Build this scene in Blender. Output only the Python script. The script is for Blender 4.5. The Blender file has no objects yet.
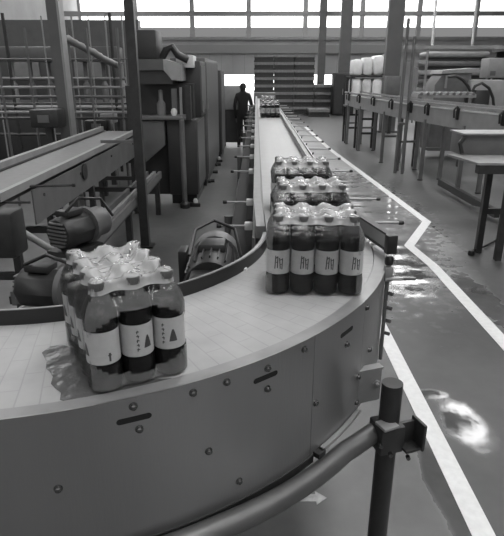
import bpy, bmesh, math, random
from mathutils import Vector, Matrix
random.seed(7)
sc = bpy.context.scene
COL = sc.collection
PI = math.pi
R = math.radians

# ---------------------------------------------------------------- camera
F, CX, CY, VX, VY, H = 540.0, 252.0, 268.0, 256.0, 73.0, 1.80
PITCH = math.atan((CY - VY) / F)
YAW = math.atan((VX - CX) / F * math.cos(PITCH))
cam = bpy.data.cameras.new('camera')
camo = bpy.data.objects.new('camera', cam)
COL.objects.link(camo)
sc.camera = camo
cam.sensor_fit = 'HORIZONTAL'
cam.sensor_width = 36.0
cam.lens = F / 504.0 * 36.0
cam.clip_end = 200
camo.location = (0, 0, H)
camo.rotation_euler = (PI / 2 - PITCH, 0, YAW)

# ---------------------------------------------------------------- light, exposure
W = bpy.data.worlds.new('daylight')
sc.world = W
W.use_nodes = True
W.node_tree.nodes['Background'].inputs[0].default_value = (1, 1, 1, 1)
W.node_tree.nodes['Background'].inputs[1].default_value = 3.0
sc.view_settings.view_transform = 'Standard'
sc.view_settings.look = 'None'
sc.view_settings.gamma = 1
sc.view_settings.exposure = 0.2
sc.view_settings.use_curve_mapping = False
SKYLIGHT = 7.3       # daylight coming through the roof strips
ADDED_WINDOW = 4.5         # glow of the high panes added to the far wall
sc.cycles.max_bounces = 10
sc.cycles.transparent_max_bounces = 24
sc.cycles.sample_clamp_indirect = 4


# ---------------------------------------------------------------- pixel helpers (a ray through the lens meets a plane)
def ray(px, py):
    x = (px - CX) / F
    y = -(py - CY) / F
    fy = math.cos(PITCH) + y * math.sin(PITCH)
    fz = -math.sin(PITCH) + y * math.cos(PITCH)
    c, s = math.cos(YAW), math.sin(YAW)
    return Vector((x * c - fy * s, x * s + fy * c, fz))


def pz(px, py, z):
    r = ray(px, py)
    t = (z - H) / r.z
    return Vector((r.x * t, r.y * t, z))


def py_(px, py, Y):
    r = ray(px, py)
    t = Y / r.y
    return Vector((r.x * t, Y, H + r.z * t))


# ---------------------------------------------------------------- materials
def nd(nt, t, **kw):
    n = nt.nodes.new(t)
    for k, v in kw.items():
        setattr(n, k, v)
    return n


def mat(name, v, rough=0.5, metal=0.0, noise=0.0, scale=8.0, bump=0.0, bscale=60.0, spec=0.5, stretch=(1, 1, 1), rvar=0.0):
    m = bpy.data.materials.new(name)
    m.use_nodes = True
    nt = m.node_tree
    b = nt.nodes['Principled BSDF']
    b.inputs['Base Color'].default_value = (v, v, v, 1)
    b.inputs['Roughness'].default_value = rough
    b.inputs['Metallic'].default_value = metal
    b.inputs['Specular IOR Level'].default_value = spec
    if noise or bump or rvar:
        tc = nd(nt, 'ShaderNodeTexCoord')
        mp = nd(nt, 'ShaderNodeMapping')
        mp.inputs['Scale'].default_value = stretch
        nt.links.new(tc.outputs['Object'], mp.inputs['Vector'])
    if noise or rvar:
        n = nd(nt, 'ShaderNodeTexNoise')
        n.inputs['Scale'].default_value = scale
        n.inputs['Detail'].default_value = 5
        nt.links.new(mp.outputs[0], n.inputs['Vector'])
    if noise:
        mr = nd(nt, 'ShaderNodeMapRange')
        mr.inputs['From Min'].default_value = 0.3
        mr.inputs['From Max'].default_value = 0.7
        mr.inputs['To Min'].default_value = v * (1 - noise)
        mr.inputs['To Max'].default_value = v * (1 + noise)
        nt.links.new(n.outputs['Fac'], mr.inputs['Value'])
        cb = nd(nt, 'ShaderNodeCombineColor')
        for i in range(3):
            nt.links.new(mr.outputs[0], cb.inputs[i])
        nt.links.new(cb.outputs[0], b.inputs['Base Color'])
    if rvar:
        mr2 = nd(nt, 'ShaderNodeMapRange')
        mr2.inputs['From Min'].default_value = 0.3
        mr2.inputs['From Max'].default_value = 0.7
        mr2.inputs['To Min'].default_value = max(0.02, rough - rvar)
        mr2.inputs['To Max'].default_value = rough + rvar
        nt.links.new(n.outputs['Fac'], mr2.inputs['Value'])
        nt.links.new(mr2.outputs[0], b.inputs['Roughness'])
    if bump:
        n2 = nd(nt, 'ShaderNodeTexNoise')
        n2.inputs['Scale'].default_value = bscale
        n2.inputs['Detail'].default_value = 3
        nt.links.new(mp.outputs[0], n2.inputs['Vector'])
        bp = nd(nt, 'ShaderNodeBump')
        bp.inputs['Strength'].default_value = bump
        bp.inputs['Distance'].default_value = 0.01
        nt.links.new(n2.outputs['Fac'], bp.inputs['Height'])
        nt.links.new(bp.outputs[0], b.inputs['Normal'])
    return m


def emis(name, s, v=1.0):
    m = bpy.data.materials.new(name)
    m.use_nodes = True
    nt = m.node_tree
    nt.nodes.clear()
    o = nd(nt, 'ShaderNodeOutputMaterial')
    e = nd(nt, 'ShaderNodeEmission')
    e.inputs[0].default_value = (v, v, v, 1)
    e.inputs[1].default_value = s
    nt.links.new(e.outputs[0], o.inputs[0])
    return m


def film_mat(name, haze, gloss, v=0.85, bump=0.6, bscale=35):
    m = bpy.data.materials.new(name)
    m.use_nodes = True
    nt = m.node_tree
    nt.nodes.clear()
    o = nd(nt, 'ShaderNodeOutputMaterial')
    tr = nd(nt, 'ShaderNodeBsdfTransparent')
    tr.inputs[0].default_value = (0.97, 0.97, 0.97, 1)
    df = nd(nt, 'ShaderNodeBsdfDiffuse')
    df.inputs[0].default_value = (v, v, v, 1)
    gl = nd(nt, 'ShaderNodeBsdfGlossy')
    gl.inputs['Roughness'].default_value = 0.16
    m1 = nd(nt, 'ShaderNodeMixShader')
    m1.inputs[0].default_value = haze
    m2 = nd(nt, 'ShaderNodeMixShader')
    lw = nd(nt, 'ShaderNodeFresnel')
    lw.inputs[0].default_value = 1.45
    ml = nd(nt, 'ShaderNodeMath', operation='MULTIPLY_ADD')
    ml.inputs[1].default_value = gloss
    ml.inputs[2].default_value = 0.0
    tc = nd(nt, 'ShaderNodeTexCoord')
    n = nd(nt, 'ShaderNodeTexNoise')
    n.inputs['Scale'].default_value = bscale
    bp = nd(nt, 'ShaderNodeBump')
    bp.inputs['Strength'].default_value = bump
    bp.inputs['Distance'].default_value = 0.01
    L = nt.links.new
    L(tc.outputs['Object'], n.inputs['Vector'])
    L(n.outputs['Fac'], bp.inputs['Height'])
    L(bp.outputs[0], gl.inputs['Normal'])
    L(bp.outputs[0], lw.inputs['Normal'])
    L(lw.outputs[0], ml.inputs[0])
    L(tr.outputs[0], m1.inputs[1])
    L(df.outputs[0], m1.inputs[2])
    L(ml.outputs[0], m2.inputs[0])
    L(m1.outputs[0], m2.inputs[1])
    L(gl.outputs[0], m2.inputs[2])
    L(m2.outputs[0], o.inputs[0])
    return m


M = dict(
    steel=mat('brushed_steel', 0.33, 0.34, 0.85, 0.08, 5, 0.04, 160, stretch=(1, 1, 0.15), rvar=0.05),
    rim=mat('steel_rim', 0.30, 0.45, 0.5, 0.08, 20),
    tube=mat('grey_tube', 0.13, 0.42, 0.6, 0.12, 10),
    dark=mat('dark_metal', 0.035, 0.45, 0.3, 0.2, 15),
    black=mat('black_plastic', 0.012, 0.4),
    rubber=mat('black_rubber', 0.02, 0.6),
    pale=mat('pale_plastic', 0.62, 0.4),
    railg=mat('guide_rail_grey', 0.17, 0.45, 0.0, 0.08, 20),
    beltd=mat('dull_belt', 0.15, 0.5, 0.0, 0.1, 20),
    midg=mat('mid_grey_paint', 0.11, 0.5, 0.0, 0.15, 6),
    lightg=mat('light_grey_paint', 0.23, 0.45, 0.0, 0.12, 6),
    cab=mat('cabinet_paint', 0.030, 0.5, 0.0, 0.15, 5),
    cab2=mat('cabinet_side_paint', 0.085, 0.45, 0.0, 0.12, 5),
    bolt=mat('bolt_steel', 0.16, 0.22, 0.9),
    slot=mat('slot_dark', 0.006, 0.8),
    wall=mat('wall_paint', 0.30, 0.8, 0, 0.10, 1.2),
    ceil=mat('roof_sheet', 0.20, 0.8, 0, 0.10, 1.0),
    beam=mat('roof_beam', 0.22, 0.6),
    col=mat('column_paint', 0.085, 0.55, 0, 0.12, 3),
    line=mat('floor_paint_white', 0.68, 0.42, 0, 0.07, 25),
    faded=mat('floor_paint_faded', 0.30, 0.5, 0, 0.25, 30),
    cap=mat('bottle_cap', 0.09, 0.4),
    drink=mat('dark_drink', 0.004, 0.2, spec=0.2),
    label=mat('bottle_label', 0.42, 0.45, 0, 0.06, 60),
    ink=mat('label_ink', 0.05, 0.5),
    skin=mat('skin', 0.12, 0.6),
    cloth=mat('dark_cloth', 0.012, 0.9),
    hair=mat('dark_hair', 0.008, 0.7),
    wood=mat('pallet_wood', 0.17, 0.7, 0, 0.25, 8),
    wood2=mat('pallet_edge', 0.17, 0.7, 0, 0.2, 8),
    sack=mat('white_sacks', 0.75, 0.6, 0, 0.12, 6, 0.4, 12),
    greybox=mat('grey_carton', 0.26, 0.6, 0, 0.12, 5),
    darkhose=mat('dark_hose', 0.02, 0.5),
    bottle=film_mat('clear_bottle', 0.008, 0.35, bump=0.0),
    film=film_mat('shrink_film', 0.008, 0.5, bump=0.4, bscale=30),
    filmend=film_mat('shrink_film_end', 0.13, 0.8, bump=0.6, bscale=24),
    filmtop=film_mat('shrink_film_top', 0.38, 1.3, bump=0.7, bscale=38),
    daylight=emis('skylight_daylight', SKYLIGHT),
    added_win=emis('window_daylight', ADDED_WINDOW),
    front_fill=emis('front_fill_glow', 1.15),
    dullwin=emis('dusty_window', 0.22),
)


def floor_mat():
    m = mat('floor_concrete', 0.16, 0.38, 0, 0, 1)
    nt = m.node_tree
    b = nt.nodes['Principled BSDF']
    L = nt.links.new
    tc = nd(nt, 'ShaderNodeTexCoord')
    sep = nd(nt, 'ShaderNodeSeparateXYZ')
    L(tc.outputs['Object'], sep.inputs[0])
    n1 = nd(nt, 'ShaderNodeTexNoise'); n1.inputs['Scale'].default_value = 1.3; n1.inputs['Detail'].default_value = 7
    n2 = nd(nt, 'ShaderNodeTexNoise'); n2.inputs['Scale'].default_value = 9.0; n2.inputs['Detail'].default_value = 5
    L(tc.outputs['Object'], n1.inputs['Vector']); L(tc.outputs['Object'], n2.inputs['Vector'])
    # walkway coat (darker paint) between x=0.95 and 1.8 up to the jog
    def step(src, a, w=0.01):
        mr = nd(nt, 'ShaderNodeMapRange'); mr.inputs['From Min'].default_value = a - w; mr.inputs['From Max'].default_value = a + w
        L(src, mr.inputs['Value']); return mr.outputs[0]
    def mul(a, c):
        q = nd(nt, 'ShaderNodeMath', operation='MULTIPLY')
        for i, s in enumerate((a, c)):
            if isinstance(s, (int, float)): q.inputs[i].default_value = s
            else: L(s, q.inputs[i])
        return q.outputs[0]
    def inv(a):
        q = nd(nt, 'ShaderNodeMath', operation='SUBTRACT'); q.inputs[0].default_value = 1; L(a, q.inputs[1]); return q.outputs[0]
    def add(a, c):
        q = nd(nt, 'ShaderNodeMath', operation='ADD')
        for i, s in enumerate((a, c)):
            if isinstance(s, (int, float)): q.inputs[i].default_value = s
            else: L(s, q.inputs[i])
        return q.outputs[0]
    walk = mul(mul(step(sep.outputs[0], 0.95), inv(step(sep.outputs[0], 1.72))), inv(step(sep.outputs[1], 5.2, 0.6)))
    v = add(add(mul(n1.outputs['Fac'], 0.15), mul(n2.outputs['Fac'], 0.05)), 0.0)
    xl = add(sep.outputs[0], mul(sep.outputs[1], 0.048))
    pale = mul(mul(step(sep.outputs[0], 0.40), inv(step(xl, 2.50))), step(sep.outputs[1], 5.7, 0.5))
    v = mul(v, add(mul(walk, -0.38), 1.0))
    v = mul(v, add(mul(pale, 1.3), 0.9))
    cb = nd(nt, 'ShaderNodeCombineColor')
    for i in range(3): L(v, cb.inputs[i])
    L(cb.outputs[0], b.inputs['Base Color'])
    # wet film: between conveyor and line, and one spill on the walkway
    def blob(cx, cy, rx, ry):
        mp = nd(nt, 'ShaderNodeMapping', vector_type='POINT')
        mp.inputs['Location'].default_value = (-cx / rx, -cy / ry, 0); mp.inputs['Scale'].default_value = (1 / rx, 1 / ry, 0)
        L(tc.outputs['Object'], mp.inputs['Vector'])
        ln = nd(nt, 'ShaderNodeVectorMath', operation='LENGTH'); L(mp.outputs[0], ln.inputs[0])
        s = add(ln.outputs['Value'], mul(add(n2.outputs['Fac'], -0.5), 1.2))
        mr = nd(nt, 'ShaderNodeMapRange'); mr.inputs['From Min'].default_value = 1.25; mr.inputs['From Max'].default_value = 0.75
        L(s, mr.inputs['Value']); return mr.outputs[0]
    wet = blob(1.35, 7.6, 0.85, 3.0)
    for a in ((1.36, 5.0, 0.33, 0.7), (1.14, 2.5, 0.12, 0.22), (1.06, 2.78, 0.10, 0.05), (0.86, 2.0, 0.06, 0.4), (1.92, 4.3, 0.12, 0.6)):
        w2 = blob(*a)
        q = nd(nt, 'ShaderNodeMath', operation='MAXIMUM'); L(wet, q.inputs[0]); L(w2, q.inputs[1]); wet = q.outputs[0]
    rg = add(mul(wet, -0.34), add(mul(n1.outputs['Fac'], 0.15), 0.34))
    L(rg, b.inputs['Roughness'])
    sp = add(mul(wet, 0.55), 0.45)
    L(sp, b.inputs['Specular IOR Level'])
    wv = nd(nt, 'ShaderNodeTexWave'); wv.bands_direction = 'Y'; wv.inputs['Scale'].default_value = 0.9
    wv.inputs['Distortion'].default_value = 1.5; wv.inputs['Detail'].default_value = 2
    L(tc.outputs['Object'], wv.inputs['Vector'])
    h = add(mul(wv.outputs['Fac'], 0.22), mul(n2.outputs['Fac'], 0.10))
    bp = nd(nt, 'ShaderNodeBump'); bp.inputs['Distance'].default_value = 0.016
    L(mul(wet, 0.9), bp.inputs['Strength']); L(h, bp.inputs['Height']); L(bp.outputs[0], b.inputs['Normal'])
    return m


def belt_mat():
    m = mat('chain_belt', 0.5, 0.38, 0.0, spec=0.2)
    nt = m.node_tree
    b = nt.nodes['Principled BSDF']
    L = nt.links.new
    tc = nd(nt, 'ShaderNodeTexCoord')
    mp = nd(nt, 'ShaderNodeMapping'); mp.inputs['Scale'].default_value = (1, 1, 1)
    br = nd(nt, 'ShaderNodeTexBrick')
    br.inputs['Scale'].default_value = 1.0
    br.inputs['Brick Width'].default_value = 0.125
    br.inputs['Row Height'].default_value = 0.038
    br.inputs['Mortar Size'].default_value = 0.0016
    br.inputs['Mortar Smooth'].default_value = 0.4
    br.inputs['Color1'].default_value = (.39, .39, .39, 1)
    br.inputs['Color2'].default_value = (.38, .38, .38, 1)
    br.inputs['Mortar'].default_value = (.33, .33, .33, 1)
    n = nd(nt, 'ShaderNodeTexNoise'); n.inputs['Scale'].default_value = 14; n.inputs['Detail'].default_value = 5
    L(tc.outputs['UV'], mp.inputs[0]); L(mp.outputs[0], br.inputs['Vector']); L(tc.outputs['Object'], n.inputs['Vector'])
    mx = nd(nt, 'ShaderNodeMix', data_type='RGBA', blend_type='MULTIPLY')
    mr = nd(nt, 'ShaderNodeMapRange'); mr.inputs['To Min'].default_value = 0.8; mr.inputs['To Max'].default_value = 1.15
    L(n.outputs['Fac'], mr.inputs['Value'])
    mx.inputs[0].default_value = 1.0
    L(br.outputs['Color'], mx.inputs[6]); L(mr.outputs[0], mx.inputs[7]); L(mx.outputs[2], b.inputs['Base Color'])
    mr2 = nd(nt, 'ShaderNodeMapRange'); mr2.inputs['To Min'].default_value = 0.38; mr2.inputs['To Max'].default_value = 0.6
    L(n.outputs['Fac'], mr2.inputs['Value']); L(mr2.outputs[0], b.inputs['Roughness'])
    bp = nd(nt, 'ShaderNodeBump'); bp.inputs['Strength'].default_value = 0.15; bp.inputs['Distance'].default_value = 0.002; bp.invert = True
    L(br.outputs['Fac'], bp.inputs['Height']); L(bp.outputs[0], b.inputs['Normal'])
    return m


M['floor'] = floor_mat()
M['belt'] = belt_mat()


# ---------------------------------------------------------------- mesh builder
ORG = {}


class MB:
    def __init__(s):
        s.bm = bmesh.new()
        s.mi = 0

    def _f(s, vs):
        try:
            f = s.bm.faces.new(vs)
            f.material_index = s.mi
            return f
        except ValueError:
            return None

    def box(s, c, d, rz=0, rx=0, ry=0, bev=0):
        mt = Matrix.Translation(c) @ Matrix.Rotation(rz, 4, 'Z') @ Matrix.Rotation(ry, 4, 'Y') @ Matrix.Rotation(rx, 4, 'X') @ Matrix.Diagonal((*d, 1))
        r = bmesh.ops.create_cube(s.bm, size=1, matrix=mt)
        fs = set(f for v in r['verts'] for f in v.link_faces)
        for f in fs: f.material_index = s.mi
        if bev:
            es = set(e for f in fs for e in f.edges)
            rr = bmesh.ops.bevel(s.bm, geom=list(es), offset=bev, segments=2, affect='EDGES', profile=0.5)
            for f in rr['faces']: f.material_index = s.mi
        return s

    def b2(s, a, b, bev=0):
        a, b = Vector(a), Vector(b)
        d = b - a
        return s.box((a + b) / 2, (abs(d.x), abs(d.y), abs(d.z)), bev=bev)

    def bar(s, a, b, w, h, bev=0):
        a, b = Vector(a), Vector(b)
        d = b - a
        L = d.length
        q = d.to_track_quat('Y', 'Z')
        mt = Matrix.Translation((a + b) / 2) @ q.to_matrix().to_4x4() @ Matrix.Diagonal((w, L, h, 1))
        r = bmesh.ops.create_cube(s.bm, size=1, matrix=mt)
        fs = set(f for v in r['verts'] for f in v.link_faces)
        for f in fs: f.material_index = s.mi
        if bev:
            es = set(e for f in fs for e in f.edges)
            rr = bmesh.ops.bevel(s.bm, geom=list(es), offset=bev, segments=2, affect='EDGES', profile=0.5)
            for f in rr['faces']: f.material_index = s.mi
        return s

    def tube(s, pts, r, n=12, cap=True):
        pts = [Vector(p) for p in pts]
        rings = []
        up = None
        for i, p in enumerate(pts):
            t = (pts[min(i + 1, len(pts) - 1)] - pts[max(i - 1, 0)]).normalized()
            if up is None:
                up = Vector((0, 0, 1)) if abs(t.z) < 0.9 else Vector((1, 0, 0))
            u = (up - t * up.dot(t)).normalized()
            up = u
            w = t.cross(u)
            rr = r[i] if isinstance(r, (list, tuple)) else r
            rings.append([s.bm.verts.new(p + (u * math.cos(2 * PI * k / n) + w * math.sin(2 * PI * k / n)) * rr) for k in range(n)])
        for a, b in zip(rings, rings[1:]):
            for k in range(n):
                f = s._f((a[k], a[(k + 1) % n], b[(k + 1) % n], b[k]))
                if f: f.smooth = True
        if cap:
            s._f(rings[0][::-1]); s._f(rings[-1])
        return s

    def lathe(s, c, prof, n=20, axis='Z', smooth=True):
        c = Vector(c)
        rot = {'Z': Matrix.Identity(3), 'Y': Matrix.Rotation(-PI / 2, 3, 'X'), 'X': Matrix.Rotation(PI / 2, 3, 'Y')}[axis] if isinstance(axis, str) else axis
        rings = []
        for r, z in prof:
            if r < 1e-6:
                rings.append([s.bm.verts.new(c + rot @ Vector((0, 0, z)))])
            else:
                rings.append([s.bm.verts.new(c + rot @ Vector((r * math.cos(2 * PI * k / n), r * math.sin(2 * PI * k / n), z))) for k in range(n)])
        for a, b in zip(rings, rings[1:]):
            for k in range(n):
                k2 = (k + 1) % n
                if len(a) == 1 and len(b) == 1: continue
                if len(a) == 1: f = s._f((a[0], b[k2], b[k]))
                elif len(b) == 1: f = s._f((a[k], a[k2], b[0]))
                else: f = s._f((a[k], a[k2], b[k2], b[k]))
                if f and smooth: f.smooth = True
        if len(rings[0]) > 1: s._f(rings[0][::-1])
        if len(rings[-1]) > 1: s._f(rings[-1])
        return s

    def cyl(s, a, b, r, n=16):
        return s.tube([a, b], r, n)

    def arc(s, c, r0, r1, z0, z1, a0, a1, n=48, uv=False):
        """ring sector, degrees"""
        vs = []
        for i in range(n + 1):
            a = R(a0 + (a1 - a0) * i / n)
            ca, sa = math.cos(a), math.sin(a)
            vs.append([s.bm.verts.new((c[0] + r * ca, c[1] + r * sa, z)) for r, z in ((r0, z0), (r1, z0), (r1, z1), (r0, z1))])
        for p, q in zip(vs, vs[1:]):
            for k in range(4):
                f = s._f((p[k], p[(k + 1) % 4], q[(k + 1) % 4], q[k]))
                if f and k in (1, 3): f.smooth = True
        s._f(vs[0][::-1]); s._f(vs[-1])
        return s

    def prism(s, poly, z0, z1):
        a = [s.bm.verts.new((x, y, z0)) for x, y in poly]
        b = [s.bm.verts.new((x, y, z1)) for x, y in poly]
        n = len(poly)
        s._f(a[::-1]); s._f(b)
        for k in range(n): s._f((a[k], a[(k + 1) % n], b[(k + 1) % n], b[k]))
        return s

    def extr(s, poly, off):
        off = Vector(off)
        a = [s.bm.verts.new(Vector(p)) for p in poly]
        b = [s.bm.verts.new(Vector(p) + off) for p in poly]
        n = len(poly)
        s._f(a[::-1]); s._f(b)
        for k in range(n): s._f((a[k], a[(k + 1) % n], b[(k + 1) % n], b[k]))
        return s

    def build(s, name, mats, parent=None, fix=True):
        if fix: bmesh.ops.recalc_face_normals(s.bm, faces=s.bm.faces[:])
        org = ORG.get(parent.name, Vector()) if parent else Vector()
        if parent is None or parent.type == 'EMPTY' or True:
            # give each piece an origin at the middle of its own base
            if s.bm.verts:
                xs = [v.co.x for v in s.bm.verts]; ys = [v.co.y for v in s.bm.verts]; zs = [v.co.z for v in s.bm.verts]
                o0 = Vector(((min(xs) + max(xs)) / 2, (min(ys) + max(ys)) / 2, min(zs)))
            else: o0 = Vector()
        if name in KEEP: o0 = Vector()
        for v in s.bm.verts: v.co -= o0
        me = bpy.data.meshes.new(name)
        s.bm.to_mesh(me); s.bm.free()
        if name != 'shrink_film': me.set_sharp_from_angle(angle=R(38))
        for m_ in (mats if isinstance(mats, (list, tuple)) else [mats]):
            me.materials.append(M[m_] if isinstance(m_, str) else m_)
        o = bpy.data.objects.new(name, me)
        COL.objects.link(o)
        o.parent = parent
        o.location = o0 - org
        ORG[o.name] = o0
        return o


KEEP = {'floor', 'chain_belt'}


def empty(name, loc, label, cat, group=None):
    o = bpy.data.objects.new(name, None)
    COL.objects.link(o)
    o.location = loc
    o.empty_display_size = 0.1
    ORG[o.name] = Vector(loc)
    tag(o, label, cat, group)
    return o


def tag(o, label=None, cat=None, group=None, kind=None):
    if label: o['label'] = label
    if cat: o['category'] = cat
    if group: o['group'] = group
    if kind: o['kind'] = kind
    return o


def kids(o):
    return [c for c in bpy.data.objects if c.parent == o]


def copy_tree(o, parent=None):
    c = o.copy()
    COL.objects.link(c)
    c.parent = parent
    for ch in kids(o): copy_tree(ch, c)
    return c


def struct(mb, name, m, label=None):
    return tag(mb.build(name, m), label=label, kind='structure')


# ================================================================ THE SETTING
XL, XR, YF, YB, ZC = -9.0, 14.0, -7.0, 30.0, 7.0
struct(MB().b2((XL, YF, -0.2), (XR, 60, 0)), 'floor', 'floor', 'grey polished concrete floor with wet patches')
# back wall with a wide loading door opening
mb = MB()
mb.b2((XL, YB, 1.72), (XR, YB + .3, 3.55)); mb.b2((XL, YB, 0), (-1.7, YB + .3, 1.72)); mb.b2((4.6, YB, 0), (XR, YB + .3, 1.72))
mb.b2((XL, YB, 5.9), (XR, YB + .3, ZC))
for i in range(9): mb.b2((XL + i * 2.875 - .12, YB, 3.55), (XL + i * 2.875 + .12, YB + .3, 5.9))
struct(mb, 'wall_back', 'wall', 'grey far wall above the bright loading opening')
struct(MB().b2((XL, YB - .12, 2.75), (XR, YB, 3.15)), 'trim_1', 'beam')
struct(MB().b2((XL, YB - .10, 3.40), (XR, YB, 3.52)), 'trim_2', 'lightg')
mb = MB()
for i in range(40): mb.b2((XL + i * .6 - .01, YB - .02, 1.72), (XL + i * .6 + .01, YB, 2.75))
struct(mb, 'trim_3', 'beam')
for i in range(8):
    x0 = XL + i * 2.875
    w = struct(MB().b2((x0 + .12, YB + .12, 3.55), (x0 + 2.755, YB + .16, 4.0)), 'window_%d' % (2 * i + 1), 'dullwin')
    w = struct(MB().b2((x0 + .12, YB + .12, 4.0), (x0 + 2.755, YB + .16, 5.9)), 'window_%d' % (2 * i + 2), 'added_win')  # upper panes are invented, glowing to backlight the hall
struct(MB().b2((XL - .3, YF, 0), (XL, YB, ZC)), 'wall_left', 'wall')
struct(MB().b2((XR, YF, 0), (XR + .3, YB, ZC)), 'wall_right', 'wall')
mb = MB(); mb.b2((XL, YF - .3, 0), (XR, YF, 2.2)); mb.b2((XL, YF - .3, 5.2), (XR, YF, ZC))
for i in range(5): mb.b2((XL + i * 5.6 - .15, YF - .3, 2.2), (XL + i * 5.6 + .45, YF, 5.2))
struct(mb, 'wall_front', 'wall')
for i in range(4): struct(MB().b2((XL + i * 5.6 + .45, YF - .2, 2.2), (XL + i * 5.6 + 5.45, YF - .15, 5.2)), 'window_%d' % (30 + i), 'front_fill')  # unseen glowing panes added behind the camera as front fill
# ceiling with skylight strips
strips = (-6.5, 1.6, 6.2)
mb = MB()
xs = [XL] + [v for s_ in strips for v in (s_ - .7, s_ + .7)] + [XR]
for a, b in zip(xs[::2], xs[1::2]): mb.b2((a, YF, ZC), (b, YB, ZC + .2))
for s_ in strips:
    mb.b2((s_ - .7, YF, ZC), (s_ + .7, YF + 2, ZC + .2)); mb.b2((s_ - .7, YB - 1, ZC), (s_ + .7, YB, ZC + .2))
struct(mb, 'ceiling', 'ceil')
for i, s_ in enumerate(strips):
    struct(MB().b2((s_ - .7, YF + 2, ZC + .1), (s_ + .7, YB - 1, ZC + .15)), 'window_%d' % (20 + i), 'daylight', 'long roof skylight strip')
for i in range(6):
    y = YF + 4 + i * 6
    struct(MB().b2((XL, y - .12, ZC - .45), (XR, y + .12, ZC - .05)), 'trim_%d' % (10 + i), 'beam')
# roof-level lateral beam and pipes across the far end
struct(MB().b2((XL, 27.6, 4.3), (XR, 27.8, 4.5)), 'trim_20', 'beam')

# painted floor lines
def strip(pts, w, z0=0.0, z1=0.002):
    mb = MB(); n = len(pts); L_, R_ = [], []
    for i, p in enumerate(pts):
        p = Vector(p)
        if i == 0: d = (Vector(pts[1]) - p).normalized(); nn = Vector((-d.y, d.x)); sc_ = 1
        elif i == n - 1: d = (p - Vector(pts[-2])).normalized(); nn = Vector((-d.y, d.x)); sc_ = 1
        else:
            d1 = (p - Vector(pts[i - 1])).normalized(); d2 = (Vector(pts[i + 1]) - p).normalized()
            n1 = Vector((-d1.y, d1.x)); n2 = Vector((-d2.y, d2.x)); nn = (n1 + n2).normalized(); sc_ = 1 / max(.4, nn.dot(n1))
        L_.append(p + nn * w / 2 * sc_); R_.append(p - nn * w / 2 * sc_)
    for i in range(n - 1):
        q = [L_[i], R_[i], R_[i + 1], L_[i + 1]]
        v = [mb.bm.verts.new((a.x, a.y, z)) for z in (z0, z1) for a in q]
        for f in ((0, 1, 2, 3), (4, 5, 6, 7), (0, 1, 5, 4), (1, 2, 6, 5), (2, 3, 7, 6), (3, 0, 4, 7)): mb._f([v[k] for k in f])
    return mb
tr = struct(strip([(.948, -2), (.946, 4.4)], .098), 'trim_30', 'line', 'straight white painted floor line beside the curved conveyor')
tr = struct(strip([(1.765, -2), (1.765, 5.05), (1.70, 5.72), (2.20, 6.75), (1.86, 13.8), (1.75, 20)], .105), 'trim_31', 'line', 'white painted floor line with a sharp jog in it')
a_ = pz(308, 498, 0)
ar = MB(); ar.prism([(a_.x + u, a_.y + v) for u, v in ((-.08, -.022), (.035, -.022), (.035, -.042), (.085, 0), (.035, .042), (.035, .022), (-.08, .022))], 0, .002)
struct(ar, 'trim_32', 'faded', 'small faded arrow painted on the floor below the conveyor')

# ================================================================ MAIN CONVEYOR
C = (-.70, 1.95)
S = 1.21
conv = empty('conveyor', (-.70, 1.95, 0), 'long steel chain conveyor that bends in a quarter turn across the foreground', 'conveyor')

def P(ang, r, z):
    a = R(ang)
    return Vector((C[0] + r * math.cos(a), C[1] + r * math.sin(a), z))

# belt with uv = (across, along)
mb = MB()
bm = mb.bm
uvl = bm.loops.layers.uv.new('UVMap')
rows = []
N = 90
for i in range(N + 1):
    ang = -140 + 140 * i / N
    rows.append((P(ang, .745, S), P(ang, 1.12, S), R(ang) * .93))
for i in range(1, 41):
    y = 1.95 + i * (14.2 - 1.95) / 40
    k = min(1, i / 2)
    rows.append((Vector((.045 - .01 * k, y, S)), Vector((.42 - .03 * k, y, S)), y - 1.95))
prev = None
for a, b, t in rows:
    cur = [(bm.verts.new(a.lerp(b, j / 3)), .375 * j / 3, t) for j in range(4)]
    low = [(bm.verts.new(a.lerp(b, j / 3) - Vector((0, 0, .02))), .375 * j / 3, t) for j in (0, 3)]
    if prev:
        pc, pl = prev
        quads = [(pc[j], pc[j + 1], cur[j + 1], cur[j]) for j in range(3)] + [(pl[0], pc[0], cur[0], low[0]), (pc[3], pl[1], low[1], cur[3]), (pl[1], pl[0], low[0], low[1])]
        for q in quads:
            f = bm.faces.new([x[0] for x in q])
            for lp, x in zip(f.loops, q): lp[uvl].uv = (x[1], x[2])
    prev = (cur, low)
mb.build('chain_belt', 'belt', conv)

# bed under the belt
mb = MB()
mb.arc(C, .73, 1.15, .90, 1.185, -140, 0, 60)
mb.b2((0, 1.95, .98), (.44, 14.1, 1.185))
mb.build('bed_frame', 'dark', conv)
# outer rim strip
mb = MB(); mb.arc(C, 1.122, 1.158, 1.195, 1.213, -140, -4, 80)
mb.build('rim_strip', 'rim', conv)
# outer side plates of the curve
for a0, a1 in ((-140, -43.63), (-43.57, -30.53), (-30.47, -4)):
    mb = MB(); mb.arc(C, 1.158, 1.162, .868, 1.216, a0, a1, 60)
    mb.build('side_plate', 'steel', conv)
# straight side plates
MB().b2((.425, 2.03, 1.06), (.432, 14.1, 1.215)).build('side_plate', 'steel', conv)
MB().b2((-.012, 1.95, 1.06), (-.005, 14.1, 1.215)).build('side_plate', 'steel', conv)
# inner guide of the curve : grey plate with a black wear face
mb = MB(); mb.arc(C, .727, .740, 1.19, 1.247, -140, -2, 70); mb.build('inner_rail', 'rim', conv)
mb = MB(); mb.arc(C, .740, .746, 1.205, 1.250, -140, -4, 70); mb.build('wear_strip', 'black', conv)
mb = MB(); mb.arc(C, .721, .727, 1.02, 1.22, -140, 0, 70); mb.build('inner_side_plate', 'midg', conv)
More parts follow.
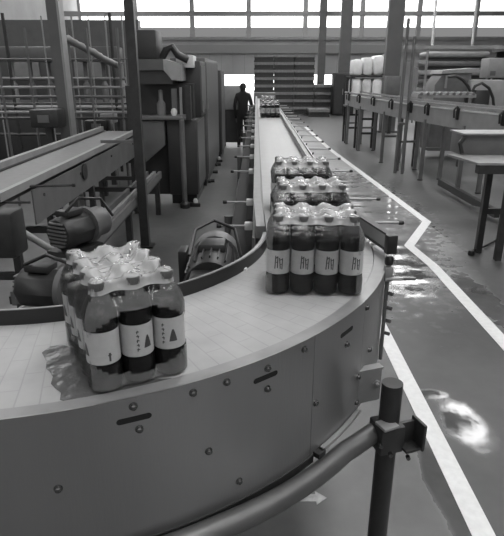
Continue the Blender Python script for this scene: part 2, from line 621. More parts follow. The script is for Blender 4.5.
# straight guide rails
def rail(pts, w, z0, z1, name, m):
    mb = MB(); n = len(pts)
    vs = []
    for x, y in pts: vs.append([mb.bm.verts.new(v) for v in ((x - w / 2, y, z0), (x + w / 2, y, z0), (x + w / 2, y, z1), (x - w / 2, y, z1))])
    for p, q in zip(vs, vs[1:]):
        for k in range(4): mb._f((p[k], p[(k + 1) % 4], q[(k + 1) % 4], q[k]))
    mb._f(vs[0][::-1]); mb._f(vs[-1])
    return mb.build(name, m, conv)
rail([(.018, 1.95), (.008, 2.4), (.008, 14)], .034, 1.215, 1.262, 'guide_rail', 'railg')
rail([(.030, 1.98), (.028, 14)], .008, 1.225, 1.25, 'wear_strip', 'midg')
rail([(.365, 2.32), (.365, 14)], .030, 1.225, 1.262, 'guide_rail', 'railg')
gr = rail([(.452, 1.74), (.388, 2.05), (.368, 2.36)], .020, 1.235, 1.292, 'guide_rail', 'lightg')
for z in (1.233, 1.287): rail([(.452, 1.737), (.386, 2.05), (.368, 2.36)], .026, z, z + .007, 'rail_edge', 'black')
MB().box((.452, 1.728, 1.262), (.036, .03, .066), rz=.2, bev=.004).build('rail_end_cap', 'black', conv)
# slots and bolts on the plate
def capsule(ang, z, da, h):
    mb = MB(); r = 1.1625; pts = []
    for k in range(9):
        t = R(-90 + 180 * k / 8); pts.append((ang + da + math.cos(t) * .35, z + math.sin(t) * h))
    for k in range(9):
        t = R(90 + 180 * k / 8); pts.append((ang - da + math.cos(t) * .35, z + math.sin(t) * h))
    a = [mb.bm.verts.new(P(p, r, zz)) for p, zz in pts]; b = [mb.bm.verts.new(P(p, r - .003, zz)) for p, zz in pts]
    mb._f(a); mb._f(b[::-1])
    for k in range(len(a)): mb._f((a[k], a[(k + 1) % len(a)], b[(k + 1) % len(a)], b[k]))
    mb.build('slot', 'slot', conv)
for an in (-66.4, -51.5, -36.2): capsule(an, 1.168, 1.35, .0065)
def bolt(ang, z, r=.0065, rr=1.162):
    mb = MB(); a = R(ang)
    rot = Matrix.Rotation(a, 3, 'Z') @ Matrix.Rotation(PI / 2, 3, 'Y')
    mb.lathe(P(ang, rr, z), [(r * 1.35, 0), (r * 1.35, .0015), (r * .95, .002), (r * .95, .007), (r * .5, .009), (0, .009)], 12, axis=rot)
    mb.build('bolt', 'bolt', conv)
for an, z in ((-74, 1.046), (-66.0, 1.143), (-66.4, 1.197), (-58.9, 1.038), (-55.2, .923), (-60.4, 1.193), (-56.6, 1.193), (-51.3, 1.137), (-51.3, 1.189),
              (-43.0, 1.023), (-36.2, 1.132), (-45.6, 1.195), (-27, 1.03), (-31.4, .90), (-31.4, .985), (-30, 1.19), (-83, 1.195), (-83, .95)): bolt(an, z)
# small bracket plate at the right end of the apron, and flat cover strip
mb = MB(); mb.box((.334, 1.372, .938), (.074, .004, .104), rz=.35); mb.box((.330, 1.380, .993), (.084, .026, .006), rz=.35)
mb.lathe((.355, 1.372, .945), [(.011, -.01), (.011, .002), (.007, .003), (.006, .012), (0, .014)], 8, axis=Matrix.Rotation(PI / 2, 3, 'X'))
mb.build('joint_plate', 'rim', conv)
mb = MB(); mb.arc(C, 1.164, 1.176, .866, .876, -42, -31, 20); mb.build('edge_bar', 'lightg', conv)
mb = MB(); mb.arc(C, 1.163, 1.183, .862, .876, -43, -41.6, 3); mb.build('edge_bar_stop', 'black', conv)
mb = MB(); mb.arc(C, 1.150, 1.165, .845, .868, -140, -43, 50); mb.build('bottom_flange', 'dark', conv)
# bent support tube below the apron
RT = 1.195
tp = [P(-140 + i * 3, RT, .852 - .028 * max(0, (i - 27)) / 8) for i in range(35)]
tp = [p for p in tp]
mb = MB(); mb.tube(tp + [P(-36.0, RT + .01, .828), Vector((.350, 1.30, .838))], .028, 16); mb.build('support_tube', 'tube', conv)
# standing leg
LG = Vector((.377, 1.29, 0))
mb = MB(); mb.tube([LG + Vector((0, 0, .02)), LG + Vector((0, 0, 1.0))], .029, 18); lg = mb.build('leg', 'dark', conv)
MB().lathe(LG, [(.05, 0), (.05, .012), (.028, .02), (.02, .05)], 18).build('foot', 'black', lg)
# clamp
mb = MB()
mb.box(LG + Vector((-.004, -.004, .835)), (.075, .075, .085), rz=.3, bev=.006)
clamp = mb.build('tube_clamp', 'dark', conv)
mb = MB(); mb.box(LG + Vector((.055, .0, .84)), (.055, .012, .075), rz=.35, bev=.003); mb.box(LG + Vector((.083, -.012, .845)), (.010, .06, .085), rz=.35, bev=.003)
mb.box(LG + Vector((.058, -.02, .808)), (.05, .05, .008), rz=.35); mb.build('clamp_bracket', 'dark', clamp)
MB().box(LG + Vector((-.012, -.03, .885)), (.05, .045, .010), rz=.45, bev=.003).build('clamp_top', 'lightg', clamp)
for dx, dz in ((.0, .80), (-.03, .83), (.05, .79)):
    MB().cyl(LG + Vector((dx, -.042, dz)), LG + Vector((dx, -.055, dz)), .006, 8).build('bolt', 'bolt', clamp)
# fittings at the right silhouette of the curve
q = Vector((.418, 1.60, 0))
mb = MB(); mb.tube([q + Vector((0, 0, .90)), q + Vector((0, 0, 1.195))], .0065, 10); vb = mb.build('adjuster_bar', 'midg', conv)
MB().lathe(q + Vector((0, 0, 1.235)), [(.0, 0), (.012, 0), (.014, .008), (.014, .02), (.009, .028), (0, .028)], 14).build('knob', 'black', vb)
mb = MB(); mb.box(q + Vector((0, 0, 1.205)), (.026, .024, .05), bev=.004); mb.cyl(q + Vector((-.01, -.01, 1.19)), q + Vector((.045, -.01, 1.19)), .006, 8)
mb.build('adjuster_block', 'rim', vb)
for z in (1.14, 1.09, 1.045, 1.0):
    MB().cyl(q + Vector((.006, -.006, z)), q + Vector((.018, -.016, z)), .006, 8).build('bolt', 'bolt', vb)
MB().cyl((.455, 1.66, 1.165), (.525, 1.66, 1.165), .007, 8).build('fixing_rod', 'bolt', conv)
# guide brackets with rods
def bracket(x0, x1, y, z, big=True):
    s = 1 if x1 > x0 else -1
    mb = MB(); mb.box((x0, y, z), (.035, .032, .034), bev=.004)
    b = mb.build('rod_clamp', 'pale' if s < 0 else 'black', conv)
    MB().cyl((x0 - s * .012, y, z), (x1, y, z), .0058, 10).build('rod', 'rim', b)
    MB().lathe((x1, y, z), [(0, -.012), (.009, -.011), (.0105, 0), (.009, .011), (0, .012)], 12, axis='X').build('rod_knob', 'black', b)
    MB().b2((x0 - .012, y - .008, 1.06), (x0 + .012, y + .008, z - .012)).build('bracket_post', 'midg', b)
    if s > 0:
        MB().cyl((x0 + .004, y, z + .016), (x0 + .016, y - .006, z + .05), .006, 8).build('clamp_handle', 'black', b)
ys = [2.36, 2.84, 3.80, 4.50, 5.2, 5.9, 6.6, 7.3, 8.0, 8.8, 9.6, 10.4, 11.2, 12.0]
for y in ys:
    bracket(-.032, -.165, y, 1.15)
ys = [2.42, 2.92, 3.82, 4.4, 5.0, 5.55, 6.1, 6.65, 7.2, 7.8, 8.4, 9.0, 9.7, 10.4, 11.2, 12.0]
for y in ys:
    bracket(.446, .672, y, 1.15)
# lower frame beside the straight run
MB().b2((-.125, 1.98, .88), (-.02, 13.9, 1.05)).build('lower_channel', 'slot', conv)
MB().b2((-.165, 1.98, .80), (-.13, 13.9, .86)).build('lower_rail', 'midg', conv)
MB().cyl((-.19, 1.9, .60), (-.19, 13.9, .60), .022, 10).build('stretcher_tube', 'midg', conv)
MB().cyl((.43, 2.6, .60), (.43, 13.9, .60), .022, 10).build('stretcher_tube', 'midg', conv)
for y in (2.9, 5.1, 7.3, 9.5, 11.7, 13.6):
    for x in (-.15, .40):
        l = MB().cyl((x, y, .02), (x, y, 1.06), .024, 12).build('leg', 'tube', conv)
        MB().lathe((x, y, 0), [(.045, 0), (.045, .01), (.025, .02)], 14).build('foot', 'black', l)
for an in (-75, -118):
    p = P(an, .80, 0)
    l = MB().cyl(p + Vector((0, 0, .02)), p + Vector((0, 0, .93)), .027, 12).build('leg', 'tube', conv)
    MB().lathe(p, [(.05, 0), (.05, .012), (.027, .02)], 14).build('foot', 'black', l)
# far infeed gate at the end of the belt
mb = MB(); mb.b2((-.05, 13.95, 1.1), (.48, 14.25, 1.34), bev=.01); mb.build('end_cover', 'midg', conv)

# drive motor inside the curve
MO = Vector((-.150, 1.80, 0.06))
mb = MB()
body = mb
body.lathe(MO + Vector((0, -.02, 1.09)), [(.0, -.14), (.078, -.14), (.082, -.13), (.082, .09), (.07, .10), (0, .10)], 24, axis='Y')
for k in range(20):
    a = 2 * PI * k / 20
    c = MO + Vector((math.cos(a) * .084, -.03, 1.09 + math.sin(a) * .084))
    body.box(c, (.012, .2, .005), ry=-a)
mo = body.build('drive_motor', 'dark', conv)
mb = MB(); mb.lathe(MO + Vector((0, .10, 1.09)), [(.088, 0), (.09, .01), (.09, .07), (.08, .085), (0, .085)], 24, axis='Y'); mb.build('fan_cover', 'midg', mo)
mb = MB(); mb.box(MO + Vector((0, .0, 1.17)), (.09, .09, .04), bev=.008); mb.build('terminal_box', 'dark', mo)
mb = MB()
mb.tube([MO + Vector((-.07, -.10, 1.17)), MO + Vector((-.06, .02, 1.225)), MO + Vector((0, .09, 1.24)), MO + Vector((.075, .05, 1.22)), MO + Vector((.10, -.05, 1.15))], .006, 8); mb.build('cable', 'black', mo)
mb = MB(); mb.b2(MO + Vector((-.115, -.06, 1.05)), MO + Vector((-.085, .02, 1.17)), bev=.006); mb.build('switch_box', 'black', mo)
mb = MB(); mb.box(MO + Vector((.10, -.16, 1.13)), (.05, .07, .06), bev=.012); mb.build('gear_cover', 'pale', mo)
mb = MB(); mb.b2(MO + Vector((-.09, -.17, .95)), MO + Vector((.12, .05, 1.0)), bev=.005); mb.b2(MO + Vector((-.06, -.28, .92)), MO + Vector((.08, -.14, 1.14)), bev=.01)
mb.build('gearbox', 'dark', mo)

# ================================================================ BOTTLE PACKS
def bottle_proto(parent, x, y, rot):
    mb = MB()
    mb.lathe((x, y, 0), [(.022, 0), (.030, .003), (.033, .012), (.0335, .058), (.0322, .063), (.0322, .133), (.0335, .138), (.0335, .160), (.031, .176), (.024, .190), (.0165, .199), (.0138, .204), (.0138, .213)], 28)
    bo = mb.build('bottle', 'bottle', parent)
    mb = MB()
    mb.lathe((x, y, .002), [(.020, 0), (.029, .003), (.0322, .012), (.0325, .056), (.0312, .061), (.0312, .131), (.0325, .136), (.0325, .156), (.0305, .168), (0, .170)], 28)
    mb.build('drink', 'drink', bo)
    mb = MB()
    mb.lathe((x, y, .208), [(.0150, 0), (.0152, .0135), (.0142, .0155), (0, .0158)], 24)
    for k in range(24):
        a = 2 * PI * k / 24
        mb.box((x + math.cos(a) * .0153, y + math.sin(a) * .0153, .2145), (.0009, .0012, .011), rz=a)
    mb.build('cap', 'cap', bo)
    mb = MB()
    n = 40; r = .0330
    lo, hi = [], []
    for k in range(n):
        a = 2 * PI * k / n
        lo.append(mb.bm.verts.new((x + r * math.cos(a), y + r * math.sin(a), .064))); hi.append(mb.bm.verts.new((x + r * math.cos(a), y + r * math.sin(a), .132)))
    for k in range(n):
        f = mb._f((lo[k], lo[(k + 1) % n], hi[(k + 1) % n], hi[k])); f.smooth = True
    # printed marks : brush characters, a column of small characters, a hill emblem
    mb.mi = 1
    def stroke(a0, z0, a1, z1, w=.0022):
        a0 += rot; a1 += rot
        m_ = max(1, int(abs(a1 - a0) / 8)); rr = r + .0004
        dz = z1 - z0; da = R(a1 - a0) * r
        L_ = math.hypot(dz, da) or 1; ux, uz = -dz / L_ * w / 2, da / L_ * w / 2
        for i in range(m_):
            t0, t1 = i / m_, (i + 1) / m_
            vs = []
            for t, s_ in ((t0, 1), (t1, 1), (t1, -1), (t0, -1)):
                a = R(a0 + (a1 - a0) * t) + s_ * ux / r; z = z0 + dz * t + s_ * uz
                vs.append(mb.bm.verts.new((x + rr * math.cos(a), y + rr * math.sin(a), z)))
            mb._f(vs)
    b0 = -90
    for (s0, z0, s1, z1, w) in ((-16, .118, -20, .080, .003), (-18, .108, -6, .116, .0025), (-6, .116, -8, .082, .003), (-14, .098, -9, .100, .0025), (2, .112, 6, .080, .003), (0, .104, 16, .108, .0025), (16, .110, 14, .078, .0032), (4, .092, 16, .094, .002)):
        stroke(b0 + s0, z0, b0 + s1, z1, w)
    b0 = 30
    for i in range(5):
        z = .118 - i * .0095
        stroke(b0 - 5, z, b0 + 5, z, .002); stroke(b0, z + .003, b0 + (2 if i % 2 else -3), z - .004, .002)
    for i in range(12):
        w_ = 14 * (1 - i / 12) ** .6
        stroke(b0 + 34 - w_, .082 + i * .0022, b0 + 34 + w_, .082 + i * .0022, .0023)
    b0 = 150
    stroke(b0, .088, b0, .070, .004); stroke(b0 - 6, .083, b0 + 6, .083, .003)
    mb.build('label', ['label', 'ink'], bo, fix=False)
    return bo


def make_pack(rots, label, group=None):
    """four bottles along local x, three along local y, shrink film around with the ends left open"""
    root = empty('bottle_pack', (0, 0, 0), label, 'bottle pack', group)
    sp = .068
    pos = [((i - 1.5) * sp, (j - 1) * sp) for j in range(3) for i in range(4)]
    for (x, y), rt in zip(pos, rots): bottle_proto(root, x, y, rt)
    # film
    mb = MB(); bm = mb.bm
    hx, hy, cr = 1.5 * sp + .0352, sp + .0352, .034
    Nn = 300
    def outline(s_):
        # rounded rectangle, shrunk a bit between the bottles
        per = []
        a = s_ * 2 * PI
        # march along perimeter
        W_, H_ = hx - cr, hy - cr
        segs = [2 * W_, PI / 2 * cr, 2 * H_, PI / 2 * cr, 2 * W_, PI / 2 * cr, 2 * H_, PI / 2 * cr]
        T = sum(segs); d = s_ * T
        k = 0
        while d > segs[k] and k < 7: d -= segs[k]; k += 1
        if k == 0: x, y, nx, ny = -W_ + d, -hy, 0, -1
        elif k == 1: t = -PI / 2 + d / cr; x, y, nx, ny = W_ + cr * math.cos(t), -H_ + cr * math.sin(t), math.cos(t), math.sin(t)
        elif k == 2: x, y, nx, ny = hx, -H_ + d, 1, 0
        elif k == 3: t = d / cr; x, y, nx, ny = W_ + cr * math.cos(t), H_ + cr * math.sin(t), math.cos(t), math.sin(t)
        elif k == 4: x, y, nx, ny = W_ - d, hy, 0, 1
        elif k == 5: t = PI / 2 + d / cr; x, y, nx, ny = -W_ + cr * math.cos(t), H_ + cr * math.sin(t), math.cos(t), math.sin(t)
        elif k == 6: x, y, nx, ny = -hx, H_ - d, -1, 0
        else: t = PI + d / cr; x, y, nx, ny = -W_ + cr * math.cos(t), -H_ + cr * math.sin(t), math.cos(t), math.sin(t)
        # dip between bottles
        dip = 0
        if abs(ny) > .9: dip = .5 - .5 * math.cos(2 * PI * (x - 0) / sp + PI * 0) if abs(x) < W_ else 0; dip = 1 - dip
        elif abs(nx) > .9: dip = .5 - .5 * math.cos(2 * PI * y / sp); dip = dip
        return x, y, nx, ny, dip
    ol = [outline(k / Nn) for k in range(Nn)]
    rng = random.Random(3)
    rings = []
    prof = [(.002, .010), (.006, .001), *[(.014 + .0072 * q_, 0) for q_ in range(21)], (.165, .0015), (.178, .006), (.190, .013), (.200, .0185), (.210, .0205), (.2185, .0210), (.2255, .0225)]
    for z, ins in prof:
        ring = []
        for (x, y, nx, ny, dip) in ol:
            g = .006 * dip if z < .17 else .006 * dip + (z - .17) / .055 * .012 * dip
            ring.append(bm.verts.new((x - nx * (ins + g), y - ny * (ins + g), z - (dip * .006 if z > .2 else 0))))
        rings.append(ring)
    def topz(x, y):
        d = min(math.hypot(x - px, y - pyy) for px, pyy in pos)
        t = max(0, min(1, (d - .013) / .018))
        return .2268 - .017 * t * t * (3 - 2 * t) + .0015 * math.sin(x * 260 + y * 90)
    base = [(v.co.x, v.co.y) for v in rings[-1]]
    K = 14
    for j in range(1, K):
        t = 1 - j / K
        rings.append([bm.verts.new((x * t, y * t, topz(x * t, y * t))) for x, y in base])
    cen = bm.verts.new((0, 0, topz(0, 0)))
    nprof = len(prof)
    for j in range(len(rings) - 1):
        for k in range(Nn):
            k2 = (k + 1) % Nn
            q = (rings[j][k], rings[j][k2], rings[j + 1][k2], rings[j + 1][k])
            mx = sum(v.co.x for v in q) / 4; my = sum(v.co.y for v in q) / 4; mz = sum(v.co.z for v in q) / 4
            # end openings (on the three-bottle ends)
            if abs(mx) > hx - .03 and j < nprof:
                if (my / .106) ** 2 + ((mz - .098) / .068) ** 2 < 1: continue
            f = bm.faces.new(q); f.smooth = True
            f.material_index = 1 if j >= nprof - 4 else (2 if abs(mx) > hx - .022 else 0)
    for k in range(Nn):
        f = bm.faces.new((rings[-1][k], rings[-1][(k + 1) % Nn], cen)); f.smooth = True; f.material_index = 1
    # crumpled gathered film under the openings
    mb.build('shrink_film', ['film', 'filmtop', 'filmend'], root)
    return root

rr = random.Random(5)
rots = [rr.uniform(-22, 22) for _ in range(12)]
pk = make_pack(rots, 'dark drink bottle pack nearest on the straight belt, labels facing forward', None)
pk.location = (.168, 1.432 + .068, S + .001)
pk.rotation_euler.z = R(-2.5)
lab = ['second shrink wrapped bottle pack, just behind the nearest one on the straight belt',
       'third shrink wrapped bottle pack on the straight belt, behind the second',
       'far bottle pack on the belt, nearer of the distant two',
       'farthest bottle pack at the end of the belt']
for (x, y, a), lb in zip(((.195, 1.93, 1.5), (.205, 2.46, -1), (.20, 7.9, 2), (.20, 9.6, 0)), lab):
    c = copy_tree(pk); c.location = (x, y, S + .001); c.rotation_euler.z = R(a); c['label'] = lb
# pack on the curve, its three-bottle end facing the camera; local x runs along the depth
ang = math.atan2(.87, -.49)
pl = make_pack([{0: 111, 1: 138, 2: 38}[j] for j in range(3) for i in range(4)],
               'shrink wrapped bottle pack alone on the curve, film arched open at the front', None)
ctr = Vector((-.236, .966, 0)) + Vector((-.49, .87, 0)).normalized() * .106
pl.location = (ctr.x, ctr.y, S + .001)
pl.rotation_euler.z = ang
# spilled water on the belt
mb = MB()
pts = [(42, 353), (50, 347), (62, 345), (78, 350), (95, 360), (120, 372), (150, 380), (182, 378), (192, 376), (186, 381), (160, 386), (125, 392), (90, 398), (66, 401), (60, 400), (61, 393), (55, 388), (51, 384), (53, 377), (50, 372), (46, 368), (47, 362)]
w = [pz(a, b, S + .0008) for a, b in pts]
mb.extr(w, (0, 0, .0012))
wm = mat('spilled_water', 0.10, 0.22, 0, 0.2, 30, 0.3, 25, spec=0.4)
tag(mb.build('water_puddle', wm), 'dark irregular spill of liquid on the belt around the left bottle pack', 'spill')

# ================================================================ LEFT CONVEYOR AND MACHINERY
lc = empty('conveyor', (-1.75, 5, 0), 'straight raised conveyor with grey side plates running behind the gear motor at left', 'conveyor')
Z = 1.06
MB().b2((-1.90, 3.3, Z - .03), (-1.52, 7.5, Z)).build('chain_belt', 'beltd', lc)
MB().b2((-1.98, 3.3, Z - .12), (-1.93, 7.5, Z + .06)).build('guide_rail', 'lightg', lc)
MB().b2((-1.93, 3.3, Z - .10), (-1.90, 7.5, Z + .01)).build('rail_shadow_gap', 'dark', lc)
MB().b2((-1.50, 3.3, Z - .02), (-1.46, 7.5, Z + .035)).build('guide_rail', 'lightg', lc)
MB().b2((-1.52, 3.3, Z - .06), (-1.50, 7.5, Z - .005)).build('wear_strip', 'dark', lc)
mb = MB(); mb.b2((-1.475, 3.8, Z - .30), (-1.465, 7.5, Z - .05)); mb.build('side_plate', 'midg', lc)
mb = MB(); mb.b2((-1.99, 3.3, Z - .30), (-1.98, 7.5, Z - .05)); mb.build('side_plate', 'midg', lc)
for y in (4.0, 4.9, 6.0, 7.1): MB().cyl((-1.465, y, Z - .12), (-1.455, y, Z - .12), .012, 8).build('bolt', 'bolt', lc)
MB().lathe((-1.46, 5.0, Z - .12), [(.075, 0), (.075, .012), (0, .012)], 24, axis='X').build('shaft_cover', 'dark', lc)
for y in (3.5, 5.3, 7.2):
    for x in (-1.95, -1.50):
        l = MB().b2((x - .025, y - .025, .02), (x + .025, y + .025, Z - .1)).build('leg', 'dark', lc)
        MB().lathe((x, y, 0), [(.05, 0), (.05, .012), (.025, .02)], 12).build('foot', 'black', l)
    MB().b2((-1.95, y - .02, .45), (-1.50, y + .02, .5)).build('cross_bar', 'dark', lc)
mb = MB(); mb.cyl((-1.50, 3.75, Z - .01), (-1.18, 3.85, Z - .02), .008, 8); mb.build('rod', 'dark', lc)
MB().lathe((-1.18, 3.85, Z - .02), [(0, -.014), (.013, -.01), (.013, .01), (0, .014)], 12, axis='X').build('rod_knob', 'black', lc)
mb = MB(); mb.cyl((-1.55, 3.35, Z - .03), (-1.30, 3.35, Z - .03), .009, 8); mb.build('rod', 'dark', lc)
mb = MB(); mb.b2((-1.62, 3.05, .75), (-1.30, 3.25, Z - .03), bev=.02); mb.build('end_housing', 'dark', lc)
mb = MB(); mb.cyl((-1.40, 3.3, .88), (-1.12, 3.28, .70), .022, 10); mb.build('tie_tube', 'lightg', lc)

lc.location.x -= .13
low = empty('conveyor', (-1.34, 5.5, 0), 'low narrow twin-rail conveyor between the left conveyor and the open floor', 'conveyor')
for x, m_ in ((-1.46, 'midg'), (-1.36, 'lightg'), (-1.285, 'midg')):
    MB().b2((x - .018, 3.0, .47), (x + .018, 7.25, .56)).build('rail', m_, low)
MB().b2((-1.45, 3.0, .44), (-1.28, 7.2, .48)).build('bed', 'dark', low)
for y in (3.6, 5.4, 7.1):
    l = MB().b2((-1.34, y - .03, .0), (-1.28, y + .03, .47)).build('leg', 'dark', low)
for y in (4.4, 6.1): MB().b2((-1.95, y, .52), (-1.3, y + .05, .57)).build('cross_bar', 'dark', low)

def gear_motor(loc, s, label, rz):
    r = empty('gear_motor', loc, label, 'motor')
    x, y, z = loc
    def rp(v): return Vector((x, y, z)) + Matrix.Rotation(rz, 3, 'Z') @ Vector(v) * s
    rotY = Matrix.Rotation(rz, 3, 'Z') @ Matrix.Rotation(-PI / 2, 3, 'X')
    mb = MB(); mb.lathe(rp((0, 0, .13)), [(0, -.02 * s), (.095 * s, -.02 * s), (.11 * s, 0), (.11 * s, .20 * s), (.1 * s, .22 * s), (0, .22 * s)], 8, axis=rotY, smooth=False)
    mb.build('motor_body', 'dark', r)
    mb = MB()
    for k in range(-3, 4): mb.box(rp((0, -.028, .13 + k * .024)), (.15 * s * math.cos(k * .25), .014 * s, .009 * s), rz=rz)
    mb.build('fan_grille', 'midg', r)
    mb = MB(); mb.lathe(rp((0, .22, .13)), [(.125 * s, 0), (.125 * s, .03 * s), (.10 * s, .04 * s), (.10 * s, .16 * s), (0, .17 * s)], 20, axis=rotY); mb.build('flange', 'midg', r)
    mb = MB(); mb.box(rp((0, .10, .25)), (.11 * s, .14 * s, .04 * s), rz=rz, bev=.01); mb.build('terminal_box', 'dark', r)
    mb = MB(); mb.tube([rp((.04, .03, .27)), rp((.03, .16, .33)), rp((.07, .32, .30)), rp((.13, .36, .18))], .009, 8); mb.build('cable', 'black', r)
    mb = MB(); mb.box(rp((0, .12, .0)), (.2 * s, .3 * s, .03 * s), rz=rz); mb.b2(rp((0, .12, 0)) + Vector((-.03, -.03, -z - 0)), rp((0, .12, 0)) + Vector((.03, .03, 0))); mb.build('mounting', 'dark', r)
    return r
gear_motor((-1.17, 3.1, .77), .95, 'ribbed dark gear motor below the left conveyor', R(-25))
g2 = gear_motor((-1.12, 2.45, .70), .9, 'dark motor at the left edge beside the bottle pack on the curve', R(-100))
# tangle of tubes and brackets under the left end
rk = empty('pipe_frame', (-1.3, 2.9, 0), 'low rack of slanted grey tubes at the left edge beneath the motors', 'frame')
for i in range(5):
    MB().cyl((-1.45 + i * .1, 2.0 + .05 * i, .50 + .02 * i), (-1.28 + i * .1, 3.1, .56 + .02 * i), .014, 8).build('tube', 'midg' if i % 2 else 'lightg', rk)
for x, y in ((-1.45, 2.1), (-1.0, 2.25), (-.9, 3.0)):
    MB().b2((x - .02, y - .02, 0), (x + .02, y + .02, .6)).build('leg', 'dark', rk)
MB().b2((-1.5, 2.05, .45), (-.85, 2.1, .49)).build('cross_bar', 'dark', rk)
MB().b2((-1.5, 3.02, .47), (-.8, 3.08, .52)).build('cross_bar', 'dark', rk)

# steel column at left
c0 = py_(63, 80, 7.3).x
cl = empty('steel_column', (c0, 7.3, 0), 'grey steel column standing behind the left conveyor', 'column')
MB().b2((c0 - .075, 7.2, 0), (c0 + .05, 7.38, ZC)).build('shaft', 'col', cl)
MB().b2((c0 + .05, 7.2, 0), (c0 + .078, 7.38, ZC)).build('edge_flange', 'lightg', cl)
MB().b2((c0 - .15, 7.12, 0), (c0 + .15, 7.46, .03)).build('base_plate', 'dark', cl)

# guard frames and rails behind the left conveyor
def frame(name, label, y, x0, x1, zs, posts, m_='midg', r=.018, top=2.35, cat='frame'):
    f = empty(name, ((x0 + x1) / 2, y, 0), label, cat)
    for z, mm in zs: MB().cyl((x0, y, z), (x1, y, z), r, 8).build('rail', mm, f)
    for x in posts: MB().cyl((x, y, 0), (x, y, top), r, 8).build('post', m_, f)
    return f
frame('guard_frame', 'tubular guard frame with pale rails behind the left column', 7.6, -3.6, -1.75, ((1.62, 'lightg'), (1.50, 'midg'), (1.30, 'lightg'), (1.22, 'dark')), (-3.4, -3.0, -2.45, -2.2, -1.8))
frame('guard_frame', 'thin upright frame between the left column and the dark hood', 8.8, -4.2, -1.9, ((1.45, 'lightg'), (1.35, 'dark'), (2.0, 'midg')), (-4.0, -3.2, -2.75, -2.5, -2.25, -2.0), 'lightg', .012, 2.6)
frame('guard_frame', 'dark railing far left beyond the thin upright frame', 10.5, -7, -2.4, ((1.2, 'lightg'), (1.7, 'midg'), (.7, 'dark')), (-6.5, -5.5, -4.5, -3.5, -2.6), 'dark', .03, 2.8)
# filler machine behind
fm = empty('filling_machine', (-3.6, 12, 0), 'cluttered dark bottling machine in the far left background', 'machine')
MB().b2((-6.5, 11.5, 0), (-2.6, 13.5, 1.15), bev=.02).build('body', 'cab', fm)
MB().b2((-6.4, 11.45, 1.15), (-2.7, 13.4, 1.22)).build('deck', 'midg', fm)
for i in range(10):
    x = -6.2 + i * .38
    MB().lathe((x, 11.9, 1.22), [(.07, 0), (.07, .35), (.04, .40), (.04, .75), (.06, .78), (0, .8)], 12).build('filling_head', 'midg' if i % 3 else 'lightg', fm)
MB().b2((-6.4, 11.7, 2.02), (-2.8, 12.2, 2.3), bev=.02).build('header', 'cab2', fm)
MB().b2((-6.4, 13, 1.2), (-2.6, 13.3, 2.9)).build('back_panel', 'cab2', fm)
for i in range(2):
    MB().b2((-5.6 + i * 1.5, 12.96, 1.7), (-4.9 + i * 1.5, 13, 2.1)).build('window_pane', 'lightg', fm)
# wrapped overhead pipe
mb = MB()
a_, b_ = py_(58, 34, 7.4), py_(118, 66, 8.4)
rng = random.Random(2)
pp, rad = [], []
for i in range(28):
    t = i / 27
    pp.append(a_.lerp(b_, t) + Vector((0, 0, rng.uniform(-.008, .008)))); rad.append(.035 + .016 * abs(math.sin(i * 1.15)))
mb.tube(pp, rad, 12)
wp = mb.build('wrapped_pipe', 'lightg'); tag(wp, 'pale lumpy wrapped pipe slanting overhead at upper left', 'pipe')
# hanging clutter pieces behind the left conveyor
for i, (px, py, Y, w_, h_, mm, lb) in enumerate((
        (48, 118, 7.0, .35, .22, 'dark', 'dark box behind the left column'),
        (99, 125, 8.3, .34, .16, 'black', 'black motor housing standing behind the left conveyor rail'),
        (109, 118, 9.2, .22, .16, 'lightg', 'pale box behind the left conveyor near the dark hood'))):
    c = py_(px, py, Y)
    r = empty('equipment_box', (c.x, Y, 0), lb, 'box')
    MB().b2((c.x - w_ / 2, Y - .15, c.z - h_ / 2), (c.x + w_ / 2, Y + .15, c.z + h_ / 2), bev=.02).build('housing', mm, r)
    MB().b2((c.x - w_ / 5, Y - .165, c.z - h_ / 5), (c.x + w_ / 5, Y - .15, c.z + h_ / 5)).build('cover', 'midg', r)
    MB().b2((c.x - .04, Y - .04, 0), (c.x + .04, Y + .04, c.z - h_ / 2)).build('stand', 'dark', r)

# dark post in front of the machine
dp = empty('steel_post', (-1.21, 5.68, 0), 'dark vertical post in front of the hooded machine', 'post')
MB().b2((-1.255, 5.64, .02), (-1.165, 5.72, 2.6)).build('shaft', 'dark', dp)
MB().b2((-1.30, 5.60, 0), (-1.12, 5.76, .02)).build('base_plate', 'black', dp)
MB().b2((-1.60, 5.66, 1.12), (-1.2, 5.70, 1.15)).build('arm', 'midg', dp)

# hooded packing machine
hm = empty('packing_machine', (-1.3, 8, 0), 'dark packing machine with a sloped hood and open window bay', 'machine')
MB().b2((-1.60, 7.65, 1.974), (-1.31, 8.15, 2.33), bev=.02).build('control_box', 'cab', hm)
mb = MB()
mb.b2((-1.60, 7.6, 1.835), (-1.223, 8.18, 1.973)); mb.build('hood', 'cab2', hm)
mb = MB(); mb.extr([(-1.223, 7.6, 1.973), (-1.0, 7.68, 1.915), (-1.0, 7.68, 1.70), (-1.12, 7.62, 1.71), (-1.223, 7.6, 1.835)], (0, .5, 0)); mb.build('hood_side', 'lightg', hm)
MB().b2((-1.60, 7.64, 1.66), (-1.12, 8.18, 1.833)).build('hood_underside', 'cab', hm)
mb = MB(); mb.b2((-1.75, 7.95, .1), (-1.26, 8.18, 1.2)); mb.b2((-1.75, 7.95, 1.2), (-.88, 8.18, 1.66)); mb.build('inner_body', 'cab', hm)
for x0, x1, z_ in ((-1.75, -1.68, 0), (-.95, -.88, 1.195)): MB().b2((x0, 7.6, z_), (x1, 7.7, 1.64)).build('frame_post', 'dark', hm)
MB().b2((-1.68, 7.6, 1.195), (-.95, 7.95, 1.25), bev=.01).build('table', 'midg', hm)
MB().b2((-1.15, 7.70, 1.26), (-1.08, 7.74, 1.60)).build('inner_column', 'midg', hm)
